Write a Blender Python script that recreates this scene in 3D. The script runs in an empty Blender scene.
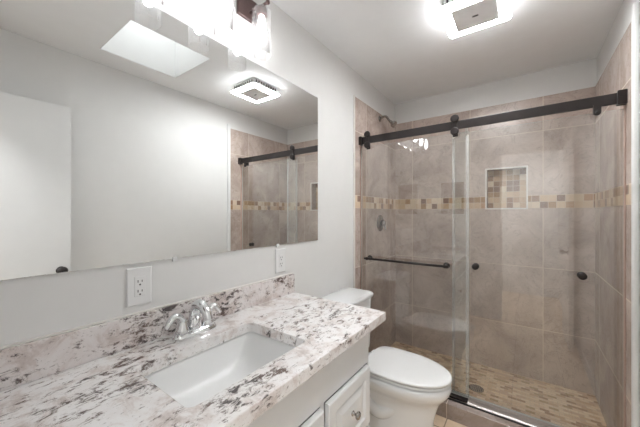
import bpy, bmesh, math, random
from mathutils import Vector, Matrix
random.seed(7)
PI = math.pi
# ------------------------------------------------------------------ camera, light, exposure
scn = bpy.context.scene
COL = scn.collection
cam_d = bpy.data.cameras.new('camera'); cam = bpy.data.objects.new('camera', cam_d); COL.objects.link(cam)
cam.location = (1.10, 0.0, 1.33); cam.rotation_euler = (PI/2, 0, math.radians(35.8))
cam_d.sensor_width = 36; cam_d.lens = 284.4/640*36; cam_d.clip_start = 0.01
scn.camera = cam
vs = scn.view_settings
vs.view_transform = 'Standard'; vs.look = 'None'; vs.gamma = 1.0; vs.use_curve_mapping = False
vs.exposure = 2.36
world = bpy.data.worlds.new('world'); scn.world = world; world.use_nodes = True
bg = world.node_tree.nodes['Background']
# bright overcast sky above, dim interior-level light near the horizon
wn_ = world.node_tree.nodes; wk_ = world.node_tree.links
tc_ = wn_.new('ShaderNodeTexCoord'); sp_ = wn_.new('ShaderNodeSeparateXYZ'); rp_ = wn_.new('ShaderNodeValToRGB')
wk_.new(tc_.outputs['Generated'], sp_.inputs[0]); wk_.new(sp_.outputs[2], rp_.inputs[0]); wk_.new(rp_.outputs[0], bg.inputs['Color'])
rp_.color_ramp.elements[0].position = .12; rp_.color_ramp.elements[0].color = (.085, .084, .083, 1)
rp_.color_ramp.elements[1].position = .5; rp_.color_ramp.elements[1].color = (.95, .98, 1, 1)
bg.inputs['Strength'].default_value = 1.15
BULB, FANLED = 4.5, 19.0
def portal(name, loc, rot, sx, sy):
    l = bpy.data.lights.new(name, 'AREA'); l.shape = 'RECTANGLE'; l.size = sx; l.size_y = sy
    l.cycles.is_portal = True
    o = bpy.data.objects.new(name, l); o.location = loc; o.rotation_euler = rot; COL.objects.link(o)
hl_ = bpy.data.lights.new('hall_fill', 'AREA'); hl_.shape = 'SQUARE'; hl_.size = .3; hl_.energy = 6.5; hl_.color = (.97, .985, 1)  # unseen fill light, added in the hall to brighten the room through the doorway
hlo = bpy.data.objects.new('hall_fill', hl_); hlo.location = (1.1, -.55, 2.44); COL.objects.link(hlo)
portal('skylight_portal', (1.045, 0.965, 3.06), (0, 0, 0), .5, .53)

# ------------------------------------------------------------------ sizes
W, YB, H = 1.524, 2.861, 2.466
YT = 1.985            # where the shower tile starts
YR = 1.935            # and on the right wall
ZT = 2.255            # top of the tile
BZ0, BZ1 = 1.372, 1.475
NX0, NX1, NZ0, NZ1 = .825, 1.112, 1.372, 1.712
SK = (.79, 1.30, .70, 1.23)

# ------------------------------------------------------------------ materials
def lin(r, g, b):
    f = lambda c: (c/255/12.92) if c/255 <= .04045 else ((c/255+.055)/1.055)**2.4
    return (f(r), f(g), f(b), 1)
class NT:
    def __init__(s, name):
        s.m = bpy.data.materials.new(name); s.m.use_nodes = True
        s.t = s.m.node_tree; s.b = s.t.nodes['Principled BSDF']; s.out = s.t.nodes['Material Output']
    def n(s, typ, **k):
        nd = s.t.nodes.new(typ)
        for a, v in k.items(): setattr(nd, a, v)
        return nd
    def put(s, sock, v):
        if hasattr(v, 'is_output') or isinstance(v, bpy.types.NodeSocket): s.t.links.new(v, sock)
        else: sock.default_value = v
    def math(s, op, a, b=0.0, c=0.0):
        nd = s.n('ShaderNodeMath', operation=op)
        for i, v in enumerate((a, b, c)): s.put(nd.inputs[i], v)
        return nd.outputs[0]
    def coord(s): return s.n('ShaderNodeTexCoord').outputs['Object']
    def mapped(s, v, scale=(1,1,1), rot=(0,0,0), loc=(0,0,0)):
        nd = s.n('ShaderNodeMapping'); s.put(nd.inputs['Vector'], v)
        nd.inputs['Scale'].default_value = scale; nd.inputs['Rotation'].default_value = rot; nd.inputs['Location'].default_value = loc
        return nd.outputs[0]
    def noise(s, v, scale, detail=3, rough=.5, dist=0):
        nd = s.n('ShaderNodeTexNoise'); s.put(nd.inputs['Vector'], v)
        nd.inputs['Scale'].default_value = scale; nd.inputs['Detail'].default_value = detail
        nd.inputs['Roughness'].default_value = rough; nd.inputs['Distortion'].default_value = dist
        return nd.outputs['Fac']
    def ramp(s, v, stops, interp='LINEAR'):
        nd = s.n('ShaderNodeValToRGB'); s.put(nd.inputs[0], v); cr = nd.color_ramp; cr.interpolation = interp
        while len(cr.elements) < len(stops): cr.elements.new(.5)
        for e, (p, c) in zip(cr.elements, stops): e.position = p; e.color = c
        return nd.outputs[0]
    def mix(s, f, a, b, mode='MIX'):
        nd = s.n('ShaderNodeMix', data_type='RGBA', blend_type=mode)
        s.put(nd.inputs['Factor'], f); s.put(nd.inputs['A'], a); s.put(nd.inputs['B'], b)
        return nd.outputs['Result']
    def bump(s, h, strength=.2, dist=.002):
        nd = s.n('ShaderNodeBump'); s.put(nd.inputs['Height'], h)
        nd.inputs['Strength'].default_value = strength; nd.inputs['Distance'].default_value = dist
        s.put(s.b.inputs['Normal'], nd.outputs[0])
def plain(name, c, rough=.5, metal=0, var=.04, scale=12, bump=0, coat=0):
    k = NT(name); v = k.coord(); nz = k.noise(v, scale, 3)
    lo = tuple(x*(1-var) for x in c[:3])+(1,); hi = tuple(min(1, x*(1+var)) for x in c[:3])+(1,)
    k.put(k.b.inputs['Base Color'], k.ramp(nz, [(.3, lo), (.7, hi)]))
    k.b.inputs['Roughness'].default_value = rough; k.b.inputs['Metallic'].default_value = metal
    k.b.inputs['Coat Weight'].default_value = coat
    if bump: k.bump(k.noise(v, 220, 2), bump)
    return k.m
def g(x): return lin(x, x, x)
M = {}
M['wall'] = plain('wall_paint', lin(226, 225, 223), .6, var=.01, bump=.06)
M['ceiling'] = plain('ceiling_paint', lin(245, 246, 247), .75, var=.01, bump=.1)
M['white'] = plain('white_paint', lin(228, 228, 227), .35, var=.01)
M['cab'] = plain('cabinet_paint', lin(226, 227, 227), .32, var=.01)
M['porc'] = plain('porcelain', lin(232, 233, 233), .08, var=.005, coat=.4)
M['plastic'] = plain('white_plastic', lin(234, 234, 233), .22, var=.005)
M['chrome'] = plain('chrome', (.82, .83, .84, 1), .07, 1, var=.01)
M['nickel'] = plain('brushed_nickel', (.38, .36, .34, 1), .22, 1, var=.04)
M['bronze'] = plain('dark_bronze', (.022, .017, .016, 1), .36, .35, var=.2)
M['bronze2'] = plain('oiled_bronze', (.13, .085, .08, 1), .38, .6, var=.15)
M['black'] = plain('black_rubber', (.02, .019, .018, 1), .5, var=.1)
M['slot'] = plain('dark_slot', (.03, .03, .03, 1), .6, var=.1)
M['grille'] = plain('grey_grille', lin(242, 242, 242), .5, var=.03)
M['alu'] = plain('satin_aluminium', (.50, .46, .43, 1), .45, .8, var=.05)
M['seal'] = plain('vinyl_seal', lin(186, 160, 148), .4, var=.06)
M['caulk'] = plain('white_caulk', lin(226, 222, 217), .5, var=.02)
M['edge'] = plain('polished_glass_edge', lin(205, 212, 208), .15, var=.03)
M['wood'] = plain('grey_wood', lin(70, 62, 54), .45, var=.25, scale=30)
# mirror
k = NT('mirror_silver'); k.put(k.b.inputs['Base Color'], k.ramp(k.noise(k.coord(), 3), [(.3, (.90, .91, .905, 1)), (.7, (.91, .92, .915, 1))]))
k.b.inputs['Metallic'].default_value = 1; k.b.inputs['Roughness'].default_value = 0.0; M['mirror'] = k.m

# glass: clear with real grazing reflection
def glass(name, tint, f0, haze=0.0, gloss_r=0.0):
    k = NT(name); k.t.nodes.remove(k.b)
    lw = k.n('ShaderNodeLayerWeight'); lw.inputs['Blend'].default_value = .5
    p = k.math('POWER', lw.outputs['Facing'], 5.0)
    fac = k.math('MULTIPLY_ADD', p, 1-f0, f0)
    tr = k.n('ShaderNodeBsdfTransparent'); k.put(tr.inputs[0], k.ramp(k.noise(k.coord(), 2), [(.3, tint), (.7, tint)]))
    gl = k.n('ShaderNodeBsdfGlossy'); gl.inputs['Roughness'].default_value = gloss_r; gl.inputs['Color'].default_value = (1,1,1,1)
    mx = k.n('ShaderNodeMixShader'); k.put(mx.inputs[0], fac); k.t.links.new(tr.outputs[0], mx.inputs[1]); k.t.links.new(gl.outputs[0], mx.inputs[2])
    o = mx.outputs[0]
    if haze:
        df = k.n('ShaderNodeBsdfDiffuse'); df.inputs['Color'].default_value = (.8, .8, .8, 1)
        m2 = k.n('ShaderNodeMixShader'); nz = k.noise(k.coord(), 3, 4)
        k.put(m2.inputs[0], k.math('MULTIPLY', nz, haze*2)); k.t.links.new(o, m2.inputs[1]); k.t.links.new(df.outputs[0], m2.inputs[2]); o = m2.outputs[0]
    k.t.links.new(o, k.out.inputs['Surface']); return k.m
M['glass'] = glass('shower_glass', (.975, .985, .98, 1), .07, .012)
M['shade'] = glass('clear_shade_glass', (.985, .985, .985, 1), .06, .035)
def vinyl():
    k = NT('clear_vinyl_seal'); k.t.nodes.remove(k.b)
    tr = k.n('ShaderNodeBsdfTransparent'); df = k.n('ShaderNodeBsdfDiffuse'); k.put(df.inputs[0], k.ramp(k.noise(k.coord(), 9), [(.3, (.80,.80,.78,1)), (.7, (.86,.86,.84,1))]))
    mx = k.n('ShaderNodeMixShader'); mx.inputs[0].default_value = .2
    k.t.links.new(tr.outputs[0], mx.inputs[1]); k.t.links.new(df.outputs[0], mx.inputs[2]); k.t.links.new(mx.outputs[0], k.out.inputs['Surface']); return k.m
M['vinyl'] = vinyl()
def emit(name, c, s):
    k = NT(name); k.b.inputs['Base Color'].default_value = (.9, .9, .9, 1)
    k.put(k.b.inputs['Emission Color'], k.ramp(k.noise(k.coord(), 5), [(.3, c), (.7, c)])); k.b.inputs['Emission Strength'].default_value = s
    return k.m
M['bulb'] = emit('lit_bulb', (.97, .98, 1, 1), BULB)
M['led'] = emit('lit_led_panel', (.965, .985, 1, 1), FANLED)
# granite
def granite():
    k = NT('granite'); v = k.coord()
    v1 = k.mapped(v, (1.7, .8, 1.4), (0, 0, .35))
    base = k.ramp(k.noise(v, 11, 6, .7, .5), [(.30, lin(196, 184, 178)), (.42, lin(222, 213, 209)), (.50, lin(238, 234, 232)), (.62, lin(243, 241, 240)), (.76, lin(214, 201, 195))])
    pat = k.noise(v1, 30, 8, .78, .5)
    zone = k.noise(v1, 3.6, 4, .6, .6)
    val = k.math('ADD', pat, k.math('MULTIPLY', k.math('SUBTRACT', zone, .5), .42))
    zs = k.n('ShaderNodeSeparateXYZ'); k.put(zs.inputs[0], v)
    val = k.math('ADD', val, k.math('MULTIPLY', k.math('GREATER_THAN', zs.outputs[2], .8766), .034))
    grey = k.ramp(val, [(.540, (0,0,0,1)), (.565, (1,1,1,1))])
    dark = k.ramp(val, [(.588, (0,0,0,1)), (.604, (1,1,1,1))])
    gcol = k.ramp(k.noise(v, 15, 3), [(.3, lin(176, 168, 163)), (.6, lin(150, 138, 132))])
    c = k.mix(k.math('MULTIPLY', grey, .62), base, gcol)
    dcol = k.ramp(k.noise(v, 9, 3), [(.42, lin(62, 56, 58)), (.6, lin(104, 84, 76))])
    c = k.mix(k.math('MULTIPLY', dark, .88), c, dcol)
    sp = k.ramp(k.noise(v1, 75, 5, .75), [(.60, (0,0,0,1)), (.66, (1,1,1,1))])
    c = k.mix(k.math('MULTIPLY', sp, .6), c, lin(142, 128, 124))
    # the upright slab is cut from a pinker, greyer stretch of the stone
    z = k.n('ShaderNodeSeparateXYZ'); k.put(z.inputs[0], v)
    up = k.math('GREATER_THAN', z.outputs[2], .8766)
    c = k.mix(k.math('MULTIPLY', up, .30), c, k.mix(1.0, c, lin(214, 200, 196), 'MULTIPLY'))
    k.put(k.b.inputs['Base Color'], c); k.b.inputs['Roughness'].default_value = .12; k.b.inputs['Coat Weight'].default_value = .2
    return k.m
M['granite'] = granite()
# big stone-look tile; axis = world axis running along the wall
def tile(name, axis, u0, v0, du=.515, dv=.49, tone=1.0):
    k = NT(name); v = k.coord(); s = k.n('ShaderNodeSeparateXYZ'); k.put(s.inputs[0], v)
    u = k.math('SUBTRACT', s.outputs[axis], u0); w = k.math('SUBTRACT', s.outputs[2 if axis < 2 else 1], v0)
    cu = k.math('DIVIDE', u, du); cw = k.math('DIVIDE', w, dv)
    cc = k.n('ShaderNodeCombineXYZ'); k.put(cc.inputs[0], k.math('FLOOR', cu)); k.put(cc.inputs[1], k.math('FLOOR', cw))
    wn = k.n('ShaderNodeTexWhiteNoise', noise_dimensions='3D'); k.put(wn.inputs['Vector'], cc.outputs[0])
    off = k.n('ShaderNodeVectorMath', operation='MULTIPLY_ADD'); k.put(off.inputs[0], wn.outputs['Color']); off.inputs[1].default_value = (9,9,9); k.put(off.inputs[2], v)
    a = lin(183*tone, 166*tone, 156*tone); b = lin(211*tone, 196*tone, 187*tone); d = lin(158*tone, 141*tone, 131*tone)
    c = k.ramp(k.noise(off.outputs[0], 3.2, 7, .62, .7), [(.28, d), (.45, a), (.68, b)])
    veins = k.ramp(k.noise(off.outputs[0], 5, 5, .6, 1.8), [(.475, (0,0,0,1)), (.495, (1,1,1,1)), (.515, (0,0,0,1))])
    c = k.mix(k.math('MULTIPLY', veins, .45), c, lin(134, 118, 106))
    c = k.mix(.10, c, k.ramp(k.noise(v, 60, 3), [(.3, d), (.7, b)]))
    fu = k.math('MULTIPLY', k.math('PINGPONG', cu, .5), du); fw = k.math('MULTIPLY', k.math('PINGPONG', cw, .5), dv)
    gm = k.math('LESS_THAN', k.math('MINIMUM', fu, fw), .0021)
    c = k.mix(gm, c, lin(214, 201, 184))
    k.put(k.b.inputs['Base Color'], c); k.put(k.b.inputs['Roughness'], k.math('MULTIPLY_ADD', gm, .4, .27))
    return k.m
def mosaic(name, ax, ay, du, dv, u0=0, v0=0, stagger=0.0, cols=None, gr=lin(205, 190, 172), g_w=.0016, seed=0.0):
    k = NT(name); v = k.coord(); s = k.n('ShaderNodeSeparateXYZ'); k.put(s.inputs[0], v)
    cw = k.math('DIVIDE', k.math('SUBTRACT', s.outputs[ay], v0), dv); rw = k.math('FLOOR', cw)
    cu = k.math('DIVIDE', k.math('SUBTRACT', s.outputs[ax], u0), du)
    if stagger: cu = k.math('ADD', cu, k.math('MULTIPLY', rw, stagger))
    cc = k.n('ShaderNodeCombineXYZ'); k.put(cc.inputs[0], k.math('FLOOR', cu)); k.put(cc.inputs[1], rw); cc.inputs[2].default_value = seed
    wn = k.n('ShaderNodeTexWhiteNoise', noise_dimensions='3D'); k.put(wn.inputs['Vector'], cc.outputs[0])
    n = len(cols); c = k.ramp(wn.outputs['Value'], [(i/n, q) for i, q in enumerate(cols)], 'CONSTANT')
    c = k.mix(.12, c, k.ramp(k.noise(v, 40, 4, .6), [(.3, lin(150, 125, 100)), (.7, lin(215, 195, 170))]))
    fu = k.math('MULTIPLY', k.math('PINGPONG', cu, .5), du); fw = k.math('MULTIPLY', k.math('PINGPONG', cw, .5), dv)
    gm = k.math('LESS_THAN', k.math('MINIMUM', fu, fw), g_w)
    c = k.mix(gm, c, gr)
    k.put(k.b.inputs['Base Color'], c); k.b.inputs['Roughness'].default_value = .32
    return k.m
bc = [lin(208,186,160), lin(178,140,106), lin(216,198,176), lin(136,98,72), lin(196,166,136), lin(212,194,170), lin(154,118,80), lin(206,180,150), lin(120,88,74), lin(192,160,126), lin(222,204,182), lin(174,140,108)]
fc = [lin(232,206,172), lin(204,168,132), lin(236,214,186), lin(222,192,158), lin(164,126,94), lin(226,202,172), lin(218,188,152), lin(180,150,108), lin(232,210,182), lin(206,172,144)]
M['tileX_lo'] = tile('wall_tile_back_low', 0, .185, -.08)
M['tileX_hi'] = tile('wall_tile_back_high', 0, .185, BZ1, dv=.51)
M['tileY_lo'] = tile('wall_tile_side_low', 1, 2.185, -.08)
M['tileY_hi'] = tile('wall_tile_side_high', 1, 2.185, BZ1, dv=.51)
M['curb'] = tile('curb_tile', 0, .172, -1, du=.515, dv=3, tone=.86)
M['bandX'] = mosaic('band_mosaic_back', 0, 2, .0515, .0515, .01, BZ0, cols=bc)
M['bandY'] = mosaic('band_mosaic_side', 1, 2, .0515, .0515, .012, BZ0, cols=bc, seed=3.0)
M['nicheX'] = mosaic('niche_mosaic', 0, 2, .0478, .0478, NX0, NZ0+.003, cols=bc[:5]+bc[6:], seed=8.0)
M['mosfloor'] = mosaic('floor_mosaic', 0, 1, .052, .026, .01, .01, .5, cols=fc, gr=lin(192, 174, 152), g_w=.0012)
M['floor'] = tile('floor_tile', 0, .05, .1, du=.33, dv=.33, tone=1.0)
# floor tile wants x,y axes
def floor_tile():
    k = NT('beige_floor_tile'); v = k.coord(); s = k.n('ShaderNodeSeparateXYZ'); k.put(s.inputs[0], v)
    cu = k.math('DIVIDE', k.math('SUBTRACT', s.outputs[0], .69), .33); cw = k.math('DIVIDE', k.math('SUBTRACT', s.outputs[1], 1.87), .33)
    c = k.ramp(k.noise(v, 7, 5, .6), [(.3, lin(205, 180, 152)), (.7, lin(228, 208, 184))])
    fu = k.math('PINGPONG', cu, .5); fw = k.math('PINGPONG', cw, .5)
    gm = k.math('LESS_THAN', k.math('MINIMUM', fu, fw), .010)
    k.put(k.b.inputs['Base Color'], k.mix(gm, c, lin(140, 120, 100))); k.b.inputs['Roughness'].default_value = .35
    return k.m
M['floor'] = floor_tile()

# ------------------------------------------------------------------ mesh helpers
def obj(name, bm, m, parent=None, smooth=False, bevel=0, seg=2, ang=35):
    bmesh.ops.recalc_face_normals(bm, faces=bm.faces)
    me = bpy.data.meshes.new(name); bm.to_mesh(me); bm.free()
    ms = m if isinstance(m, (list, tuple)) else [m]
    for q in ms: me.materials.append(q)
    o = bpy.data.objects.new(name, me); COL.objects.link(o)
    if parent: o.parent = parent; o.matrix_parent_inverse = Matrix.Translation(-parent.location) if parent.type == 'EMPTY' else Matrix()
    if parent and parent.type != 'EMPTY': o.matrix_parent_inverse = Matrix()
    if smooth:
        for p in me.polygons: p.use_smooth = True
    if bevel:
        md = o.modifiers.new('bevel', 'BEVEL'); md.width = bevel; md.segments = seg; md.limit_method = 'ANGLE'; md.angle_limit = math.radians(ang)
    return o
def box(bm, x0, x1, y0, y1, z0, z1, mi=0):
    vs_ = [bm.verts.new((x, y, z)) for x in (x0, x1) for y in (y0, y1) for z in (z0, z1)]
    fs = []
    for idx in ((0,1,3,2),(4,6,7,5),(0,4,5,1),(2,3,7,6),(0,2,6,4),(1,5,7,3)):
        f = bm.faces.new([vs_[i] for i in idx]); f.material_index = mi; fs.append(f)
    return fs
def bx(*a):
    bm = bmesh.new(); box(bm, *a); return bm
def loft(bm, rings, cap0=True, cap1=True, mi=0, closed=True):
    R = [[bm.verts.new(p) for p in r] for r in rings]; n = len(R[0])
    for a, b in zip(R, R[1:]):
        for i in range(n if closed else n-1):
            f = bm.faces.new((a[i], a[(i+1) % n], b[(i+1) % n], b[i])); f.material_index = mi
    if cap0: bm.faces.new(list(reversed(R[0]))).material_index = mi
    if cap1: bm.faces.new(R[-1]).material_index = mi
    return R
def lathe(bm, o, axis, prof, n=24, cap0=True, cap1=True):
    """prof: (radius, distance along axis)"""
    a = Vector(axis).normalized(); t = Vector((0,0,1)) if abs(a.z) < .9 else Vector((1,0,0))
    u = a.cross(t).normalized(); w = a.cross(u); o = Vector(o)
    loft(bm, [[o+a*d+(u*math.cos(2*PI*i/n)+w*math.sin(2*PI*i/n))*r for i in range(n)] for r, d in prof], cap0, cap1)
def catmull(P, n=6):
    P = [Vector(p) for p in P]; Q = [P[0]*2-P[1]]+P+[P[-1]*2-P[-2]]; out = []
    for i in range(1, len(Q)-2):
        for j in range(n):
            t = j/n; a, b, c, d = Q[i-1], Q[i], Q[i+1], Q[i+2]
            out.append(.5*((2*b)+(c-a)*t+(2*a-5*b+4*c-d)*t*t+(3*b-a-3*c+d)*t**3))
    out.append(P[-1]); return out
def tube(bm, P, radii, n=14, sub=6, flat=1.0, smooth=True):
    m = len(P); pts = catmull(P, sub) if smooth and m > 2 else [Vector(p) for p in P]
    if not isinstance(radii, (list, tuple)): radii = [radii]*m
    rr = []
    for i in range(len(pts)):
        t = i/(len(pts)-1)*(m-1); j = min(int(t), m-2); rr.append(radii[j]+(radii[j+1]-radii[j])*(t-j))
    up = Vector((0,0,1)); T0 = (pts[1]-pts[0]).normalized()
    if abs(T0.dot(up)) > .95: up = Vector((0,1,0))
    u = T0.cross(up).normalized(); rings = []
    for i, p in enumerate(pts):
        T = (pts[min(i+1, len(pts)-1)]-pts[max(i-1, 0)]).normalized()
        u = (u-T*u.dot(T)).normalized(); w = T.cross(u)
        rings.append([p+(u*math.cos(2*PI*k_/n)+w*math.sin(2*PI*k_/n)*flat)*rr[i] for k_ in range(n)])
    loft(bm, rings)
def L(**k):
    return k
def tag(o, label=None, cat=None, group=None, kind=None):
    if label: o['label'] = label
    if cat: o['category'] = cat
    if group: o['group'] = group
    if kind: o['kind'] = kind
    return o
def thing(name, label, cat, loc=(0,0,0), group=None):
    o = bpy.data.objects.new(name, None); o.location = loc; o.empty_display_size = .05; COL.objects.link(o)
    return tag(o, label, cat, group)
def struct(name, bm, m, parent=None, label=None, **k):
    o = obj(name, bm, m, parent, **k)
    if not parent: o['kind'] = 'structure'; o['category'] = name.split('_')[0]
    if label: o['label'] = label
    return o
def dup(root, dy, label=None):
    r = root.copy(); COL.objects.link(r); r.location = root.location+Vector((0, dy, 0))
    if label: r['label'] = label
    for ch in list(root.children):
        c = ch.copy(); COL.objects.link(c); c.parent = r; c.matrix_parent_inverse = ch.matrix_parent_inverse
        for q in ch.children:
            d = q.copy(); COL.objects.link(d); d.parent = c; d.matrix_parent_inverse = q.matrix_parent_inverse
    return r

# ------------------------------------------------------------------ setting
T = .10
fl = struct('floor', bx(-T, W+T, -1.7, YT, -.1, 0), M['floor'], label='beige ceramic tile floor beside the toilet')
struct('shower_floor', bx(0, W, YT+.11, YB, -.08, .004), M['mosfloor'], fl, label='tan mosaic shower floor')
struct('subfloor', bx(-T, W+T, YT, YB+T, -.1, -.001), M['floor'], fl)
# ceiling with skylight opening
bm = bmesh.new(); a, b, c, d = SK
box(bm, -T, a, -T, YB+T, H, H+.12); box(bm, b, W+T, -T, YB+T, H, H+.12)
box(bm, a, b, -T, c, H, H+.12); box(bm, -T, W+T, -1.7, -T, H, H+.12); box(bm, a, b, d, YB+T, H, H+.12)
a, b, c, d = SK
struct('ceiling', bm, M['ceiling'], label='flat pale grey ceiling')
bm = bmesh.new(); e = .03
L_ = .006; Z0_, Z1_ = H+.002, H+.60
box(bm, a, a+L_, c, d, Z0_, Z1_); box(bm, b-L_, b, c, d, Z0_, Z1_)
box(bm, a+L_, b-L_, c, c+L_, Z0_, Z1_); box(bm, a+L_, b-L_, d-L_, d, Z0_, Z1_)
wi = struct('window_1', bm, M['white'], label='square skylight well in the ceiling, seen in the mirror')
struct('skylight_pane', bx(a, b, c, d, H+.601, H+.607), M['shade'], wi)
# walls
wl = struct('wall_left', bx(-T, 0, -T, YB+T, 0, H), M['wall'], label='white painted wall behind vanity and mirror')
wr = struct('wall_right', bx(W, W+T, -T, YB+T, 0, H), M['wall'], label='white painted wall opposite the mirror')
bm = bmesh.new(); y0, y1 = YB, YB+T+.02
box(bm, 0, NX0, y0, y1, 0, H); box(bm, NX1, W, y0, y1, 0, H)
box(bm, NX0, NX1, y0, y1, 0, NZ0); box(bm, NX0, NX1, y0, y1, NZ1, H); box(bm, NX0, NX1, YB+.095, y1, NZ0, NZ1)
wb = struct('wall_back', bm, M['wall'], label='shower end wall, painted above the tile')
bm = bmesh.new(); DX0, DX1, DZ = .865, 1.45, 2.06
box(bm, 0, DX0, -T, 0, 0, H); box(bm, DX1, W, -T, 0, 0, H); box(bm, DX0, DX1, -T, 0, DZ, H)
struct('wall_front', bm, M['wall'], label='wall with the doorway at the vanity end')
bm = bmesh.new(); box(bm, -T, W+T, -1.7, -1.6, 0, H); box(bm, -T, 0, -1.6, -T, 0, H); box(bm, W, W+T, -1.6, -T, 0, H)
struct('wall_hall', bm, M['wall'], label='pale hallway walls beyond the doorway, only reflected in the glass')
t = .010
def cover(name, wall, boxes, mat, label):
    bm = bmesh.new()
    for q in boxes: box(bm, *q)
    struct(name, bm, mat, wall, label=label)
cover('lower_wall_tile', wl, [(0, t, YT, YB, 0, BZ0)], M['tileY_lo'], 'taupe stone-look tile below the mosaic band')
cover('accent_band', wl, [(0, t+.001, YT, YB, BZ0, BZ1)], M['bandY'], 'two-row brown and cream mosaic band')
cover('upper_wall_tile', wl, [(0, t, YT, YB, BZ1, ZT)], M['tileY_hi'], 'taupe stone-look tile above the mosaic band')
cover('lower_wall_tile', wr, [(W-t, W, YR, YB, 0, BZ0)], M['tileY_lo'], 'taupe stone-look tile below the mosaic band')
cover('accent_band', wr, [(W-t-.001, W, YR, YB, BZ0, BZ1)], M['bandY'], 'two-row brown and cream mosaic band')
cover('upper_wall_tile', wr, [(W-t, W, YR, YB, BZ1, ZT)], M['tileY_hi'], 'taupe stone-look tile above the mosaic band')
yt = YB-t
cover('lower_wall_tile', wb, [(t, W-t, yt, YB, 0, BZ0)], M['tileX_lo'], 'taupe stone-look tile below the mosaic band')
cover('accent_band', wb, [(t, NX0, yt-.001, YB, BZ0, BZ1), (NX1, W-t, yt-.001, YB, BZ0, BZ1)], M['bandX'], 'two-row brown and cream mosaic band')
cover('upper_wall_tile', wb, [(t, NX0, yt, YB, BZ1, ZT), (NX1, W-t, yt, YB, BZ1, ZT), (NX0, NX1, yt, YB, NZ1, ZT)], M['tileX_hi'], 'taupe stone-look tile above the mosaic band')
# niche
cover('niche_back', wb, [(NX0, NX1, YB+.085, YB+.0949, NZ0, NZ1)], M['nicheX'], 'niche back in square mosaic')
cover('niche_lining', wb, [(NX0, NX0+.006, YB, YB+.085, NZ0, NZ1), (NX1-.006, NX1, YB, YB+.085, NZ0, NZ1), (NX0+.006, NX1-.006, YB, YB+.085, NZ0, NZ0+.006), (NX0+.006, NX1-.006, YB, YB+.085, NZ1-.006, NZ1)], M['tileY_hi'], 'niche sides')
w_ = .007
cover('niche_trim', wb, [(NX0-w_, NX0+.004, yt-.004, YB, NZ0-w_, NZ1+w_), (NX1-.004, NX1+w_, yt-.004, YB, NZ0-w_, NZ1+w_), (NX0, NX1, yt-.004, YB, NZ0-w_, NZ0+.004), (NX0, NX1, yt-.004, YB, NZ1-.004, NZ1+w_)], M['caulk'], 'cream edge around the niche')
# curb and edge trims
struct('trim_1', bx(0, W, YT-.01, YT+.11, 0, .098), M['curb'], label='tiled shower curb under the glass doors', bevel=.004)
struct('trim_2', bx(0, .013, YT-.014, YT-.0005, .098, ZT+.01), M['caulk'], label='white edge strip where the tile meets the vanity wall', bevel=.004)
bm = bx(W-.022, W, 1.900, YR-.0005, 0, 2.30)
struct('trim_3', bm, M['white'], label='white casing beside the right end of the shower', bevel=.008)
struct('baseboard_left', bx(0, .012, 1.20, YT-.014, 0, .09), M['white'], label='white baseboard behind the toilet', bevel=.003)
struct('baseboard_right', bx(W-.012, W, .01, 1.899, 0, .09), M['white'], label='white baseboard on the wall opposite the mirror', bevel=.003)
# entry door, open against the right wall
dr = struct('door_1', bx(1.440, 1.475, .005, .583, .012, 2.055), M['white'], label='white slab door standing open, seen in the mirror', bevel=.002)
bm = bmesh.new(); lathe(bm, (1.440, .53, .95), (-1,0,0), [(.026,0),(.026,.006),(.011,.010),(.011,.030),(.024,.038),(.028,.048),(.022,.058),(.008,.062)], 20)
struct('door_knob', bm, M['bronze'], dr, smooth=True, label='dark round door knob')
# casing around the doorway (room side)
bm = bmesh.new(); box(bm, DX0-.055, DX0, 0, .012, 0, DZ+.055); box(bm, DX0, DX1, 0, .012, DZ, DZ+.055)
struct('trim_4', bm, M['white'], label='white casing round the doorway')

# ------------------------------------------------------------------ vanity
V0, V1, VF, CT = .012, 1.166, .528, .8355
vt = thing('vanity_cabinet', 'white bathroom vanity cabinet with raised panel fronts under the granite top', 'vanity', (.27, .6, 0))
bm = bmesh.new()
box(bm, 0.001, VF-.02, V0, V0+.018, 0, CT); box(bm, 0.001, VF-.02, V1-.018, V1, 0, CT)
box(bm, 0.001, VF-.02, V0+.018, V1-.018, .09, .108)
box(bm, .45, .465, V0+.018, V1-.018, 0, .09)
obj('carcass', bm, M['cab'], vt, bevel=.001)
bm = bmesh.new()
st = [(V0, V0+.03), (.335, .365), (.794, .818), (V1-.012, V1)]
box(bm, VF-.02, VF, V0, V1, .6665, CT); box(bm, VF-.02, VF, V0, V1, .09, .115)
for p, q in st: box(bm, VF-.02, VF, p, q, .115, .6665)
box(bm, VF-.0199, VF, .818, V1-.012, .395, .425)
obj('face_frame', bm, M['cab'], vt)
def rect(x, y0, y1, z0, z1): return [(x, y0, z0), (x, y1, z0), (x, y1, z1), (x, y0, z1)]
def raised(y0, y1, z0, z1, name):
    bm = bmesh.new(); X = VF+.0005; F = X+.020; rr = []
    for ins, x in ((0, X), (0, F-.004), (.004, F), (.042, F), (.048, F-.007), (.054, F-.008), (.080, F-.001), (.084, F)):
        rr.append(rect(x, y0+ins, y1-ins, z0+ins, z1-ins))
    loft(bm, rr); return obj(name, bm, M['cab'], vt)
def knob(par, y, z):
    bm = bmesh.new(); lathe(bm, (VF+.0205, y, z), (1,0,0), [(.010,0),(.010,.003),(.005,.006),(.005,.014),(.013,.019),(.016,.025),(.013,.030),(.005,.032)], 20)
    obj('knob', bm, M['nickel'], par, smooth=True)
for z0, z1 in ((.415, .662), (.125, .400)):
    q = raised(.822, 1.140, z0, z1, 'drawer'); knob(q, .985, (z0+z1)/2+.004)
for y0, y1, ky in ((.36, .790, .40), (.03, .345, .31)):
    q = raised(y0, y1, .125, .662, 'door'); knob(q, ky, .60)
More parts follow.
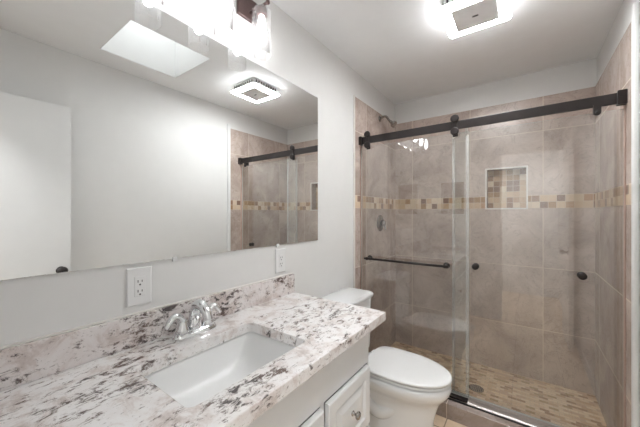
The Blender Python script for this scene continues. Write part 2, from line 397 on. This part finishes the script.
# countertop with sink cut-out
SX0, SX1, SY0, SY1 = .166, .468, .357, .798
CX, CY, CZ0, CZ1 = .578, 1.246, .836, .876
def rrect(x0, x1, y0, y1, r, n=6):
    out = []
    for cx, cy, a0 in ((x1-r, y1-r, 0), (x0+r, y1-r, PI/2), (x0+r, y0+r, PI), (x1-r, y0+r, 1.5*PI)):
        for i in range(n+1):
            a_ = a0+PI/2*i/n; out.append((cx+r*math.cos(a_), cy+r*math.sin(a_)))
    return out
def slab_hole(outer, inner, z0, z1, r, e=.004):
    bm = bmesh.new(); hole = rrect(*inner, r); n = len(hole)
    x0, x1, y0, y1 = outer; cx, cy = (inner[0]+inner[1])/2, (inner[2]+inner[3])/2
    per = n//4; O = []
    corners = [(x1, y1), (x0, y1), (x0, y0), (x1, y0)]
    for i in range(n): O.append(corners[i//per])
    def ring(pts, z): return [bm.verts.new((p[0], p[1], z)) for p in pts]
    ht, hb = ring(hole, z1), ring(hole, z0)
    cT = [bm.verts.new((p[0], p[1], z1)) for p in corners]; cB = [bm.verts.new((p[0], p[1], z0)) for p in corners]
    for H_, C_ in ((ht, cT), (hb, cB)):
        for q in range(4):
            for i in range(per-1): bm.faces.new((C_[q], H_[q*per+i], H_[q*per+i+1]))
            bm.faces.new((C_[q], H_[q*per+per-1], H_[((q+1)*per) % n], C_[(q+1) % 4]))
    for i in range(n): bm.faces.new((ht[i], ht[(i+1) % n], hb[(i+1) % n], hb[i]))
    for i in range(4): bm.faces.new((cT[i], cT[(i+1) % 4], cB[(i+1) % 4], cB[i]))
    return bm
ct = thing('countertop', 'speckled white and brown granite countertop with backsplash on the vanity', 'countertop', (.29, .62, CZ0))
obj('slab', slab_hole((.001, CX, .002, CY), (SX0, SX1, SY0, SY1), CZ0, CZ1, .022), M['granite'], ct, bevel=.003, ang=60)
obj('backsplash', bx(.001, .021, .002, CY, CZ1+.0003, .982), M['granite'], ct, bevel=.002)
obj('caulk_line', bx(.0005, .010, .002, CY, .9822, .9865), M['caulk'], ct)
# undermount sink
sk = thing('sink', 'white rectangular undermount basin set in the granite countertop', 'sink', (.315, .59, .70))
def bowl_ring(ins, z, r, dx=0):
    return [(x+dx, y, z) for x, y in rrect(SX0-.006+ins, SX1+.006-ins, SY0-.006+ins, SY1+.006-ins, r)]
def bowl_ring2(ix, iy, z, r): return [(x, y, z) for x, y in rrect(SX0-.006+ix, SX1+.006-ix, SY0-.006+iy, SY1+.006-iy, r)]
bm = bmesh.new()
loft(bm, [bowl_ring2(-.02, -.02, CZ0-.0008, .04), bowl_ring2(0, 0, CZ0-.0008, .03), bowl_ring2(.003, .004, CZ0-.012, .03), bowl_ring2(.010, .020, .800, .034),
          bowl_ring2(.022, .050, .765, .04), bowl_ring2(.045, .095, .735, .05), bowl_ring2(.080, .14, .722, .05), bowl_ring2(.12, .185, .718, .025)], False, True)
M['basin'] = plain('satin_porcelain', lin(236, 236, 235), .3, var=.005)
o = obj('basin', bm, M['basin'], sk, smooth=True)
md = o.modifiers.new('solid', 'SOLIDIFY'); md.thickness = .008; md.offset = -1
bm = bmesh.new(); lathe(bm, (.317, .588, .7185), (0,0,1), [(.022,0),(.022,.003),(.016,.004),(.014,.002)], 24)
obj('drain_flange', bm, M['chrome'], sk, smooth=True)

# faucet
FX, FY, FZ = .086, .598, CZ1+.0005
fc_ = thing('faucet', 'chrome two-handle centerset faucet behind the basin', 'faucet', (FX, FY, FZ))
bm = bmesh.new()
def pill(hy, hx, z, n=32): 
    out = []
    for i in range(n):
        a_ = 2*PI*i/n; c_, s_ = math.cos(a_), math.sin(a_)
        out.append((FX+hx*math.copysign(abs(c_)**.9, c_), FY+math.copysign(abs(s_)**.55, s_)*hy, z))
    return out
loft(bm, [pill(.086, .031, FZ), pill(.086, .031, FZ+.007), pill(.082, .028, FZ+.013), pill(.077, .024, FZ+.021), pill(.068, .018, FZ+.024)])
obj('base', bm, M['chrome'], fc_, smooth=True)
bm = bmesh.new()
lathe(bm, (FX-.004, FY, FZ+.021), (0,0,1), [(.026,0),(.025,.012),(.022,.030),(.020,.045)], 24)
tube(bm, [(FX-.004, FY, FZ+.050), (FX-.002, FY, FZ+.085), (FX+.018, FY, FZ+.112), (FX+.048, FY, FZ+.112), (FX+.074, FY, FZ+.092), (FX+.086, FY, FZ+.066)], [.020, .019, .019, .0185, .017, .015], 18)
obj('spout', bm, M['chrome'], fc_, smooth=True)
for sgn in (-1, 1):
    y = FY+sgn*.0508; bm = bmesh.new()
    lathe(bm, (FX, y, FZ+.021), (0,0,1), [(.025,0),(.024,.010),(.019,.022),(.017,.036),(.015,.044),(.004,.049)], 24)
    h = obj('handle', bm, M['chrome'], fc_, smooth=True)
    bm = bmesh.new()
    kk = .72 if sgn > 0 else 1
    tube(bm, [(FX, y, FZ+.050), (FX+.004, y+sgn*.010*kk, FZ+.076), (FX+.008, y+sgn*.030*kk, FZ+.088), (FX+.012, y+sgn*.050*kk, FZ+.076), (FX+.015, y+sgn*.066*kk, FZ+.056)], [.015, .0145, .0135, .012, .008], 14, flat=.8)
    o = obj('lever', bm, M['chrome'], h, smooth=True)

# ------------------------------------------------------------------ mirror, outlets
mr = thing('wall_mirror', 'large frameless wall mirror above the vanity', 'mirror', (.003, .75, 1.157))
obj('mirror_pane', bx(.002, .008, .03, 1.492, 1.157, 2.082), M['mirror'], mr, bevel=.0015)
for y in (.56, 1.12):
    bm = bmesh.new(); box(bm, .002, .011, y-.008, y+.008, 1.146, 1.1565); box(bm, .0083, .011, y-.008, y+.008, 1.1565, 1.165)
    obj('mirror_clip', bm, M['plastic'], mr, bevel=.001)
def outlet(y, z, label):
    ot = thing('wall_outlet', label, 'outlet', (0, y, z), 'wall outlets over the backsplash')
    bm = bmesh.new(); loft(bm, [rect(.001, y-.040, y+.040, z-.066, z+.066), rect(.004, y-.040, y+.040, z-.066, z+.066), rect(.007, y-.036, y+.036, z-.062, z+.062)])
    obj('cover_plate', bm, M['plastic'], ot)
    r = obj('receptacle', bx(.0071, .0095, y-.017, y+.017, z-.034, z+.034), M['plastic'], ot, bevel=.001)
    for dz in (-.020, .014):
        for dy, hh in ((-.0065, .0045), (.0065, .0035)):
            obj('slot', bx(.0093, .0099, y+dy-.0012, y+dy+.0012, z+dz+.004-hh, z+dz+.004+hh), M['slot'], r)
        bm = bmesh.new(); lathe(bm, (.0093, y, z+dz-.008), (1,0,0), [(.003,0),(.003,.0006)], 12); obj('slot', bm, M['slot'], r)
outlet(.438, 1.076, 'white wall outlet left of the faucet, under the mirror')
outlet(1.148, 1.070, 'white wall outlet above the right end of the backsplash')

# ------------------------------------------------------------------ sconces
def sconce(y, label):
    s = thing('wall_sconce', label, 'wall lamp', (0, y, 2.30), 'bathroom sconces over the mirror')
    X, Z = .098, 2.292
    obj('backplate', bx(.001, .018, y-.070, y+.095, 2.268, 2.375), M['bronze2'], s, bevel=.003)
    bm = bmesh.new(); tube(bm, [(.018, y+.0, Z+.012), (X, y, Z+.012), (X+.035, y, Z+.012)], .006, 12, smooth=False)
    lathe(bm, (X+.033, y, Z+.012), (1,0,0), [(.006,0),(.010,.003),(.010,.012),(.004,.016)], 16)
    obj('arm', bm, M['bronze2'], s, smooth=True)
    bm = bmesh.new(); lathe(bm, (X, y, Z+.006), (0,0,-1), [(.010,0),(.024,.006),(.026,.012),(.026,.040),(.020,.044)], 24)
    obj('socket_cup', bm, M['bronze2'], s, smooth=True, )
    bm = bmesh.new(); R = .045
    lathe(bm, (X, y, Z-.006), (0,0,-1), [(.0265,0),(R-.006,.002),(R,.010),(R,.215),(R-.0025,.215),(R-.0025,.011),(R-.008,.0045),(.0265,.003)], 36, False, False)
    obj('glass_shade', bm, M['shade'], s, smooth=True)
    bm = bmesh.new(); lathe(bm, (X, y, Z-.038), (0,0,-1), [(.012,0),(.014,.014),(.018,.034),(.021,.058),(.021,.092),(.016,.114),(.006,.122)], 24)
    obj('bulb', bm, M['bulb'], s, smooth=True)
    return s
s0 = sconce(.922, 'rightmost bronze sconce with clear glass shade above the mirror')
dup(s0, -.209, 'middle glass-shade bronze sconce above the mirror')
dup(s0, -.418, 'leftmost sconce, seen only as a glass shade reflected in the mirror')

# ------------------------------------------------------------------ ceiling fan light
fx, fy, fh, ZB = .882, 1.735, .154, 2.402
cf = thing('ceiling_fan_light', 'square white exhaust fan with lit frame on the ceiling', 'ceiling light', (fx, fy, H))
def sq(h, z, r=.03, bow=.006):
    out = []
    for x, y in rrect(-h, h, -h, h, r*.5, 4):
        out.append((fx+x*(1+bow/h*(1-(y/h)**2)), fy+y*(1+bow/h*(1-(x/h)**2)), z))
    return out
bm = bmesh.new(); loft(bm, [sq(.135, H-.0005), sq(.135, ZB+.022), sq(fh-.004, ZB+.018), sq(fh, ZB+.014), sq(fh, ZB+.004), sq(fh-.002, ZB+.002)])
obj('housing', bm, M['plastic'], cf)
bm = bmesh.new(); ro, ri, rs, rq = sq(fh-.002, 0), sq(.1055, 0), sq(fh+.0005, 0), sq(fh+.003, 0)
def lvl(r, z): return [(p[0], p[1], z) for p in r]
loft(bm, [lvl(ri, ZB+.0018), lvl(ro, ZB+.0018), lvl(ro, ZB+.0006), lvl(ri, ZB+.0006), lvl(ri, ZB+.0018)], False, False)
obj('light_frame', bm, M['led'], cf)
bm = bmesh.new(); r1, r2 = sq(fh+.0004, 0), sq(fh+.0012, 0)
loft(bm, [lvl(r1, ZB+.0060), lvl(r2, ZB+.0060), lvl(r2, ZB+.0076), lvl(r1, ZB+.0076), lvl(r1, ZB+.0060)], False, False)
obj('added_glow_ring', bm, M['led'], cf)  # thin emitting ring, added to brighten the ceiling around the fan
bm = bmesh.new(); loft(bm, [sq(.105, ZB+.0018, .01, .002), sq(.105, ZB-.003, .01, .002), sq(.100, ZB-.005, .01, .002)])
gr = obj('grille', bm, M['grille'], cf)
obj('badge', bx(fx-.014, fx+.014, fy-.005, fy+.005, ZB-.0062, ZB-.005), M['slot'], gr)
for ax, sg in ((0,1), (0,-1), (1,1), (1,-1)):
    bm = bmesh.new()
    for i in range(9):
        q = -.112+.028*i; a_, b_ = sorted((sg*.134, sg*.1405))
        if ax == 0: box(bm, fx+a_, fx+b_, fy+q-.0045, fy+q+.0045, ZB+.032, H-.012)
        else: box(bm, fx+q-.0045, fx+q+.0045, fy+a_, fy+b_, ZB+.032, H-.012)
    obj('vent_slots', bm, M['slot'], cf)

# ------------------------------------------------------------------ toilet
TY = 1.66
tl = thing('toilet', 'white two-piece toilet with closed elongated lid between vanity and shower', 'toilet', (.35, TY, 0))
def egg(cx, af, ab, w, z, n=40, eb=2.6, ef=2.1):
    out = []
    for i in range(n):
        a_ = 2*PI*i/n; c_, s_ = math.cos(a_), math.sin(a_); e_ = ef if c_ > 0 else eb
        out.append((cx+(af if c_ > 0 else ab)*math.copysign(abs(c_)**(2/e_), c_), TY+w*math.copysign(abs(s_)**(2/e_), s_), z))
    return out
bm = bmesh.new()
loft(bm, [egg(.42, .285, .33, .118, 0, eb=3), egg(.42, .280, .33, .114, .02, eb=3), egg(.42, .270, .33, .102, .06, eb=3), egg(.42, .265, .33, .096, .16), egg(.43, .268, .33, .100, .22),
          egg(.44, .272, .33, .108, .262), egg(.455, .272, .33, .128, .29), egg(.475, .276, .32, .155, .318), egg(.49, .280, .31, .174, .345), egg(.497, .280, .30, .182, .370), egg(.497, .275, .27, .180, .386), egg(.497, .266, .27, .172, .392)])
obj('bowl', bm, M['porc'], tl, smooth=True)
# sculpted trapway on each side of the base
for s in (-1, 1):
    bm = bmesh.new()
    tube(bm, [(.56, TY+s*.03, .26), (.48, TY+s*.060, .20), (.40, TY+s*.078, .16), (.32, TY+s*.085, .20), (.26, TY+s*.085, .26), (.19, TY+s*.08, .22), (.16, TY+s*.075, .10), (.16, TY+s*.075, .01)], [.03, .040, .044, .046, .046, .046, .046, .046], 18)
    obj('trapway', bm, M['porc'], tl, smooth=True)
def slabegg(z0, z1, g_, back, dome=0):
    bm = bmesh.new(); A = dict(eb=4.5, ef=2.05)
    R = [egg(.497, .288+g_-.006, back-.004, .185+g_-.005, z0, **A), egg(.497, .288+g_, back, .185+g_, z0+.003, **A), egg(.497, .288+g_, back, .185+g_, z1-.005, **A),
         egg(.497, .288+g_-.006, back-.006, .185+g_-.006, z1, **A)]
    if dome: R += [egg(.50, .20, .13, .13, z1+dome*.8, **A), egg(.50, .10, .07, .06, z1+dome, **A)]
    loft(bm, R); return bm
obj('seat', slabegg(.399, .4095, -.009, .195), M['plastic'], tl, smooth=True, bevel=.002)
obj('seat_lid', slabegg(.418, .434, -.005, .205, .004), M['plastic'], tl, smooth=True, bevel=.002)
for s in (-1, 1):
    bm = bmesh.new(); lathe(bm, (.285, TY+s*.075-.02, .408), (0,1,0), [(.012,0),(.014,.004),(.014,.036),(.012,.04)], 16)
    box(bm, .272, .298, TY+s*.075-.02, TY+s*.075+.02, .388, .408); obj('hinge', bm, M['plastic'], tl, bevel=.001)
def tankring(x1, hw, z, r=.04, bow=.012):
    out = []
    for x, y in rrect(.012, x1, -hw, hw, r, 6):
        out.append((x+(bow*(1-(y/hw)**2) if x > .1 else 0), TY+y, z))
    return out
bm = bmesh.new(); loft(bm, [tankring(.205, .185, .385), tankring(.213, .195, .40), tankring(.214, .202, .60), tankring(.217, .204, .742)])
obj('tank', bm, M['porc'], tl, smooth=False, bevel=.006)
bm = bmesh.new(); loft(bm, [tankring(.224, .211, .743), tankring(.231, .217, .748), tankring(.231, .217, .766), tankring(.222, .21, .775), tankring(.20, .19, .778)])
obj('tank_lid', bm, M['porc'], tl, smooth=True, bevel=.002)
bm = bmesh.new(); box(bm, .03, .27, TY-.11, TY+.11, .33, .39); obj('tank_shelf', bm, M['porc'], tl, bevel=.02, seg=4)
bm = bmesh.new(); lathe(bm, (.2245, TY-.15, .70), (1,0,0), [(.013,0),(.013,.006),(.008,.010)], 16)
tube(bm, [(.234, TY-.15, .70), (.242, TY-.11, .695), (.243, TY-.08, .69)], [.006,.006,.007], 10)
obj('flush_lever', bm, M['chrome'], tl, smooth=True)

# ------------------------------------------------------------------ shower enclosure
RY, RZ0, RZ1 = 2.060, 1.888, 1.943
rl = thing('shower_door_rail', 'dark bronze flat rail carrying the glass shower doors', 'rail', (.76, RY, 1.92))
obj('bar', bx(.0125, W-t-.002, RY-.007, RY+.007, RZ0, RZ1), M['bronze'], rl, bevel=.002)
obj('wall_bracket', bx(.0105, .034, RY-.020, RY+.020, RZ0-.006, RZ1+.006), M['bronze'], rl, bevel=.003)
obj('wall_bracket', bx(W-t-.036, W-t-.0005, RY-.022, RY+.018, RZ0-.008, RZ1+.008), M['bronze'], rl, bevel=.003)
def stop(x):
    bm = bmesh.new(); loft(bm, [[(x+a_, y, z) for a_, z in [(-.015, RZ0+.01), (-.015, RZ0-.032)]+[(-.015*math.cos(PI*i/8), RZ0-.032-.015*math.sin(PI*i/8)) for i in range(1, 8)]+[(.015, RZ0-.032), (.015, RZ0+.01)]] for y in (RY-.016, RY-.0072)])
    obj('door_stop', bm, M['bronze'], rl)
    bm = bmesh.new(); lathe(bm, (x, RY-.0162, RZ0-.030), (0,-1,0), [(.009,0),(.009,.003),(.004,.005)], 16)
    obj('door_stop_cap', bm, M['black'], rl, smooth=True)
stop(1.405)
def pane(par, x0, x1, y0, y1, z0, z1):
    bm = bmesh.new(); e_ = .0012
    o_ = obj('glass_pane', bx(x0, x1, y0, y1, z0, z1), [M['glass'], M['edge']], par)
    for p in o_.data.polygons:
        if abs(p.normal.y) < .5: p.material_index = 1
    return o_
GZ0, GZ1 = .1265, 1.866
# sliding panel (left, room side)
DX = .803
sd = thing('sliding_shower_door', 'left sliding glass shower door with rollers and a dark towel bar', 'shower door', (.41, RY+.022, .12))
gy0, gy1 = RY+.010, RY+.018
pane(sd, .022, DX, gy0, gy1, GZ0, RZ1+.035 if False else GZ1)
def roller(x):
    bm = bmesh.new()
    box(bm, x-.014, x+.014, RY-.015, RY-.0075, RZ0-.022, RZ1+.022)
    r = obj('roller_hanger', bm, M['bronze'], sd, bevel=.002)
    for z in (RZ0-.014, RZ1+.014):
        bm = bmesh.new(); lathe(bm, (x, RY-.0085, z), (0,-1,0), [(.024,0),(.026,.002),(.026,.010),(.021,.014),(.006,.015)], 24)
        obj('roller_cap', bm, M['bronze'], r, bevel=0)
    bm = bmesh.new(); lathe(bm, (x, RY+.0075, RZ1+.0165), (0,-1,0), [(.016,0),(.016,.0155)], 24); obj('roller', bm, M['black'], r)
    obj('glass_clamp', bx(x-.016, x+.016, RY+.0075, RY+.0095, RZ0-.045, RZ1+.01), M['bronze'], r)
roller(.085); roller(.722)
bz = .978
bm = bmesh.new(); yb_ = gy0-.055
tube(bm, [(.076, yb_, bz), (.690, yb_, bz)], .0085, 16, smooth=False)
tb = obj('towel_bar', bm, M['bronze'], sd, smooth=True)
for x in (.100, .668):
    bm = bmesh.new(); lathe(bm, (x, gy0-.0005, bz), (0,-1,0), [(.021,0),(.021,.006),(.012,.010),(.009,.020),(.009,.050),(.012,.060)], 20)
    obj('bar_mount', bm, M['bronze'], tb, smooth=True)
for x in (DX-.009,):
    obj('edge_seal', bx(DX-.018, DX, gy0-.0035, gy0-.0005, GZ0+.004, GZ1-.03), M['vinyl'], sd)
# fixed panel (right, behind)
fp = thing('fixed_shower_panel', 'right glass shower panel with two small dark knobs', 'shower glass panel', (1.1, RY+.04, .12))
hy0, hy1 = RY+.030, RY+.038
pane(fp, .700, W-t-.006, hy0, hy1, GZ0, GZ1)
obj('edge_seal', bx(.700, .716, hy0-.0035, hy0-.0005, GZ0+.01, GZ1-.03), M['vinyl'], fp)
for x, z in ((.838, .985), (1.352, .990)):
    bm = bmesh.new(); lathe(bm, (x, hy0-.0004, z), (0,-1,0), [(.013,0),(.013,.006),(.019,.008),(.020,.014),(.016,.019),(.006,.021)], 20)
    lathe(bm, (x, hy1+.0004, z), (0,1,0), [(.013,0),(.013,.006),(.019,.008),(.020,.014),(.016,.019),(.006,.021)], 20)
    obj('knob', bm, M['bronze'], fp, smooth=True)
obj('top_bracket', bx(.780, .795, RY+.019, hy0-.0005, RZ0-.03, RZ0+.02), M['alu'], fp)
obj('top_bracket', bx(1.393, 1.417, RY+.008, hy0-.0005, RZ0-.03, RZ0+.02), M['bronze'], fp)
# jamb strips and track
tag(obj('jamb_strip', bx(.0108, .018, RY+.010, RY+.045, .118, RZ0-.01), M['seal'], None, bevel=.002), 'narrow pinkish seal strip at the left tile wall beside the sliding door', 'seal strip', 'upright seal strips of the shower doors')
tag(obj('jamb_strip', bx(W-t-.0055, W-t-.0008, RY+.010, RY+.045, .118, RZ0-.01), M['seal'], None, bevel=.001), 'narrow pinkish seal strip at the right tile wall beside the knobbed panel', 'seal strip', 'upright seal strips of the shower doors')
tr = thing('door_track', 'silver metal bottom track of the shower doors on the tiled curb', 'track', (.76, RY+.02, .098))
bm = bmesh.new(); prof = [(RY-.024, .0985), (RY-.024, .106), (RY-.014, .112), (RY+.004, .112), (RY+.004, .104), (RY+.044, .104), (RY+.044, .124), (RY+.048, .124), (RY+.048, .0985)]
loft(bm, [[(x, y, z) for y, z in prof] for x in (t+.001, W-t-.001)])
obj('channel', bm, M['alu'], tr)
obj('gasket', bx(t+.001, W-t-.001, RY-.034, RY-.0245, .0985, .105), M['black'], tr)
obj('door_guide', bx(.60, .80, RY-.030, RY+.008, .1125, .126), M['bronze'], tr, bevel=.002)

# shower fittings
sh = thing('wall_shower', 'small brushed nickel shower head on a curved arm high on the left tile wall', 'shower head', (t, 2.455, 2.21))
bm = bmesh.new(); lathe(bm, (t+.0005, 2.455, 2.205), (1,0,0), [(.028,0),(.027,.004),(.014,.011),(.010,.013)], 24); obj('flange', bm, M['nickel'], sh, smooth=True)
bm = bmesh.new(); tube(bm, [(t+.012, 2.455, 2.205), (.045, 2.455, 2.218), (.075, 2.455, 2.212), (.098, 2.455, 2.178), (.112, 2.455, 2.160)], .0105, 12); obj('arm', bm, M['nickel'], sh, smooth=True)
bm = bmesh.new(); lathe(bm, (.108, 2.455, 2.165), (.75, -.1, -.65), [(.010,0),(.014,.008),(.014,.018),(.012,.022),(.026,.042),(.030,.052),(.030,.060),(.026,.062)], 24); obj('spray_head', bm, M['nickel'], sh, smooth=True)
M['steel'] = plain('grey_steel', (.30, .29, .29, 1), .22, 1, var=.03)  # dark grey metal of the valve
sv = thing('shower_valve', 'round chrome shower control valve with lever on the left tile wall', 'shower valve', (t, 2.465, 1.241))
bm = bmesh.new(); lathe(bm, (t+.0005, 2.465, 1.241), (1,0,0), [(.076,0),(.075,.004),(.066,.009),(.030,.012),(.028,.014)], 36); obj('escutcheon', bm, M['steel'], sv, smooth=True)
bm = bmesh.new(); lathe(bm, (t+.0148, 2.465, 1.241), (1,0,0), [(.026,0),(.024,.020),(.020,.036),(.008,.040)], 24)
tube(bm, [(t+.035, 2.465, 1.241), (t+.050, 2.458, 1.215), (t+.055, 2.456, 1.180)], [.011,.009,.007], 12); obj('lever', bm, M['steel'], sv, smooth=True)
dn = thing('floor_drain', 'round dark slotted drain in the mosaic shower floor', 'drain', (.80, 2.44, .004))
bm = bmesh.new(); lathe(bm, (.80, 2.44, .0042), (0,0,1), [(.052,0),(.052,.0015),(.048,.0025)], 32); obj('rim', bm, M['nickel'], dn)
bm = bmesh.new()
for i in range(7):
    q = -.036+.012*i; hw = math.sqrt(.044**2-q*q); box(bm, .80+q-.0035, .80+q+.0035, 2.44-hw, 2.44+hw, .0068, .0075)
obj('slots', bm, M['slot'], dn)
# dark framed wall cabinet on the doorway wall (shows as dim squares in the glass)
wc = thing('wall_cabinet', 'small dark wall cabinet on the doorway wall, dimly reflected in the shower glass', 'cabinet', (.31, .001, 1.31))
obj('frame', bx(.150, .465, .001, .018, 1.300, 1.765), M['white'], wc, bevel=.003)
obj('door', bx(.168, .447, .0185, .026, 1.325, 1.747), M['wood'], wc, bevel=.003)
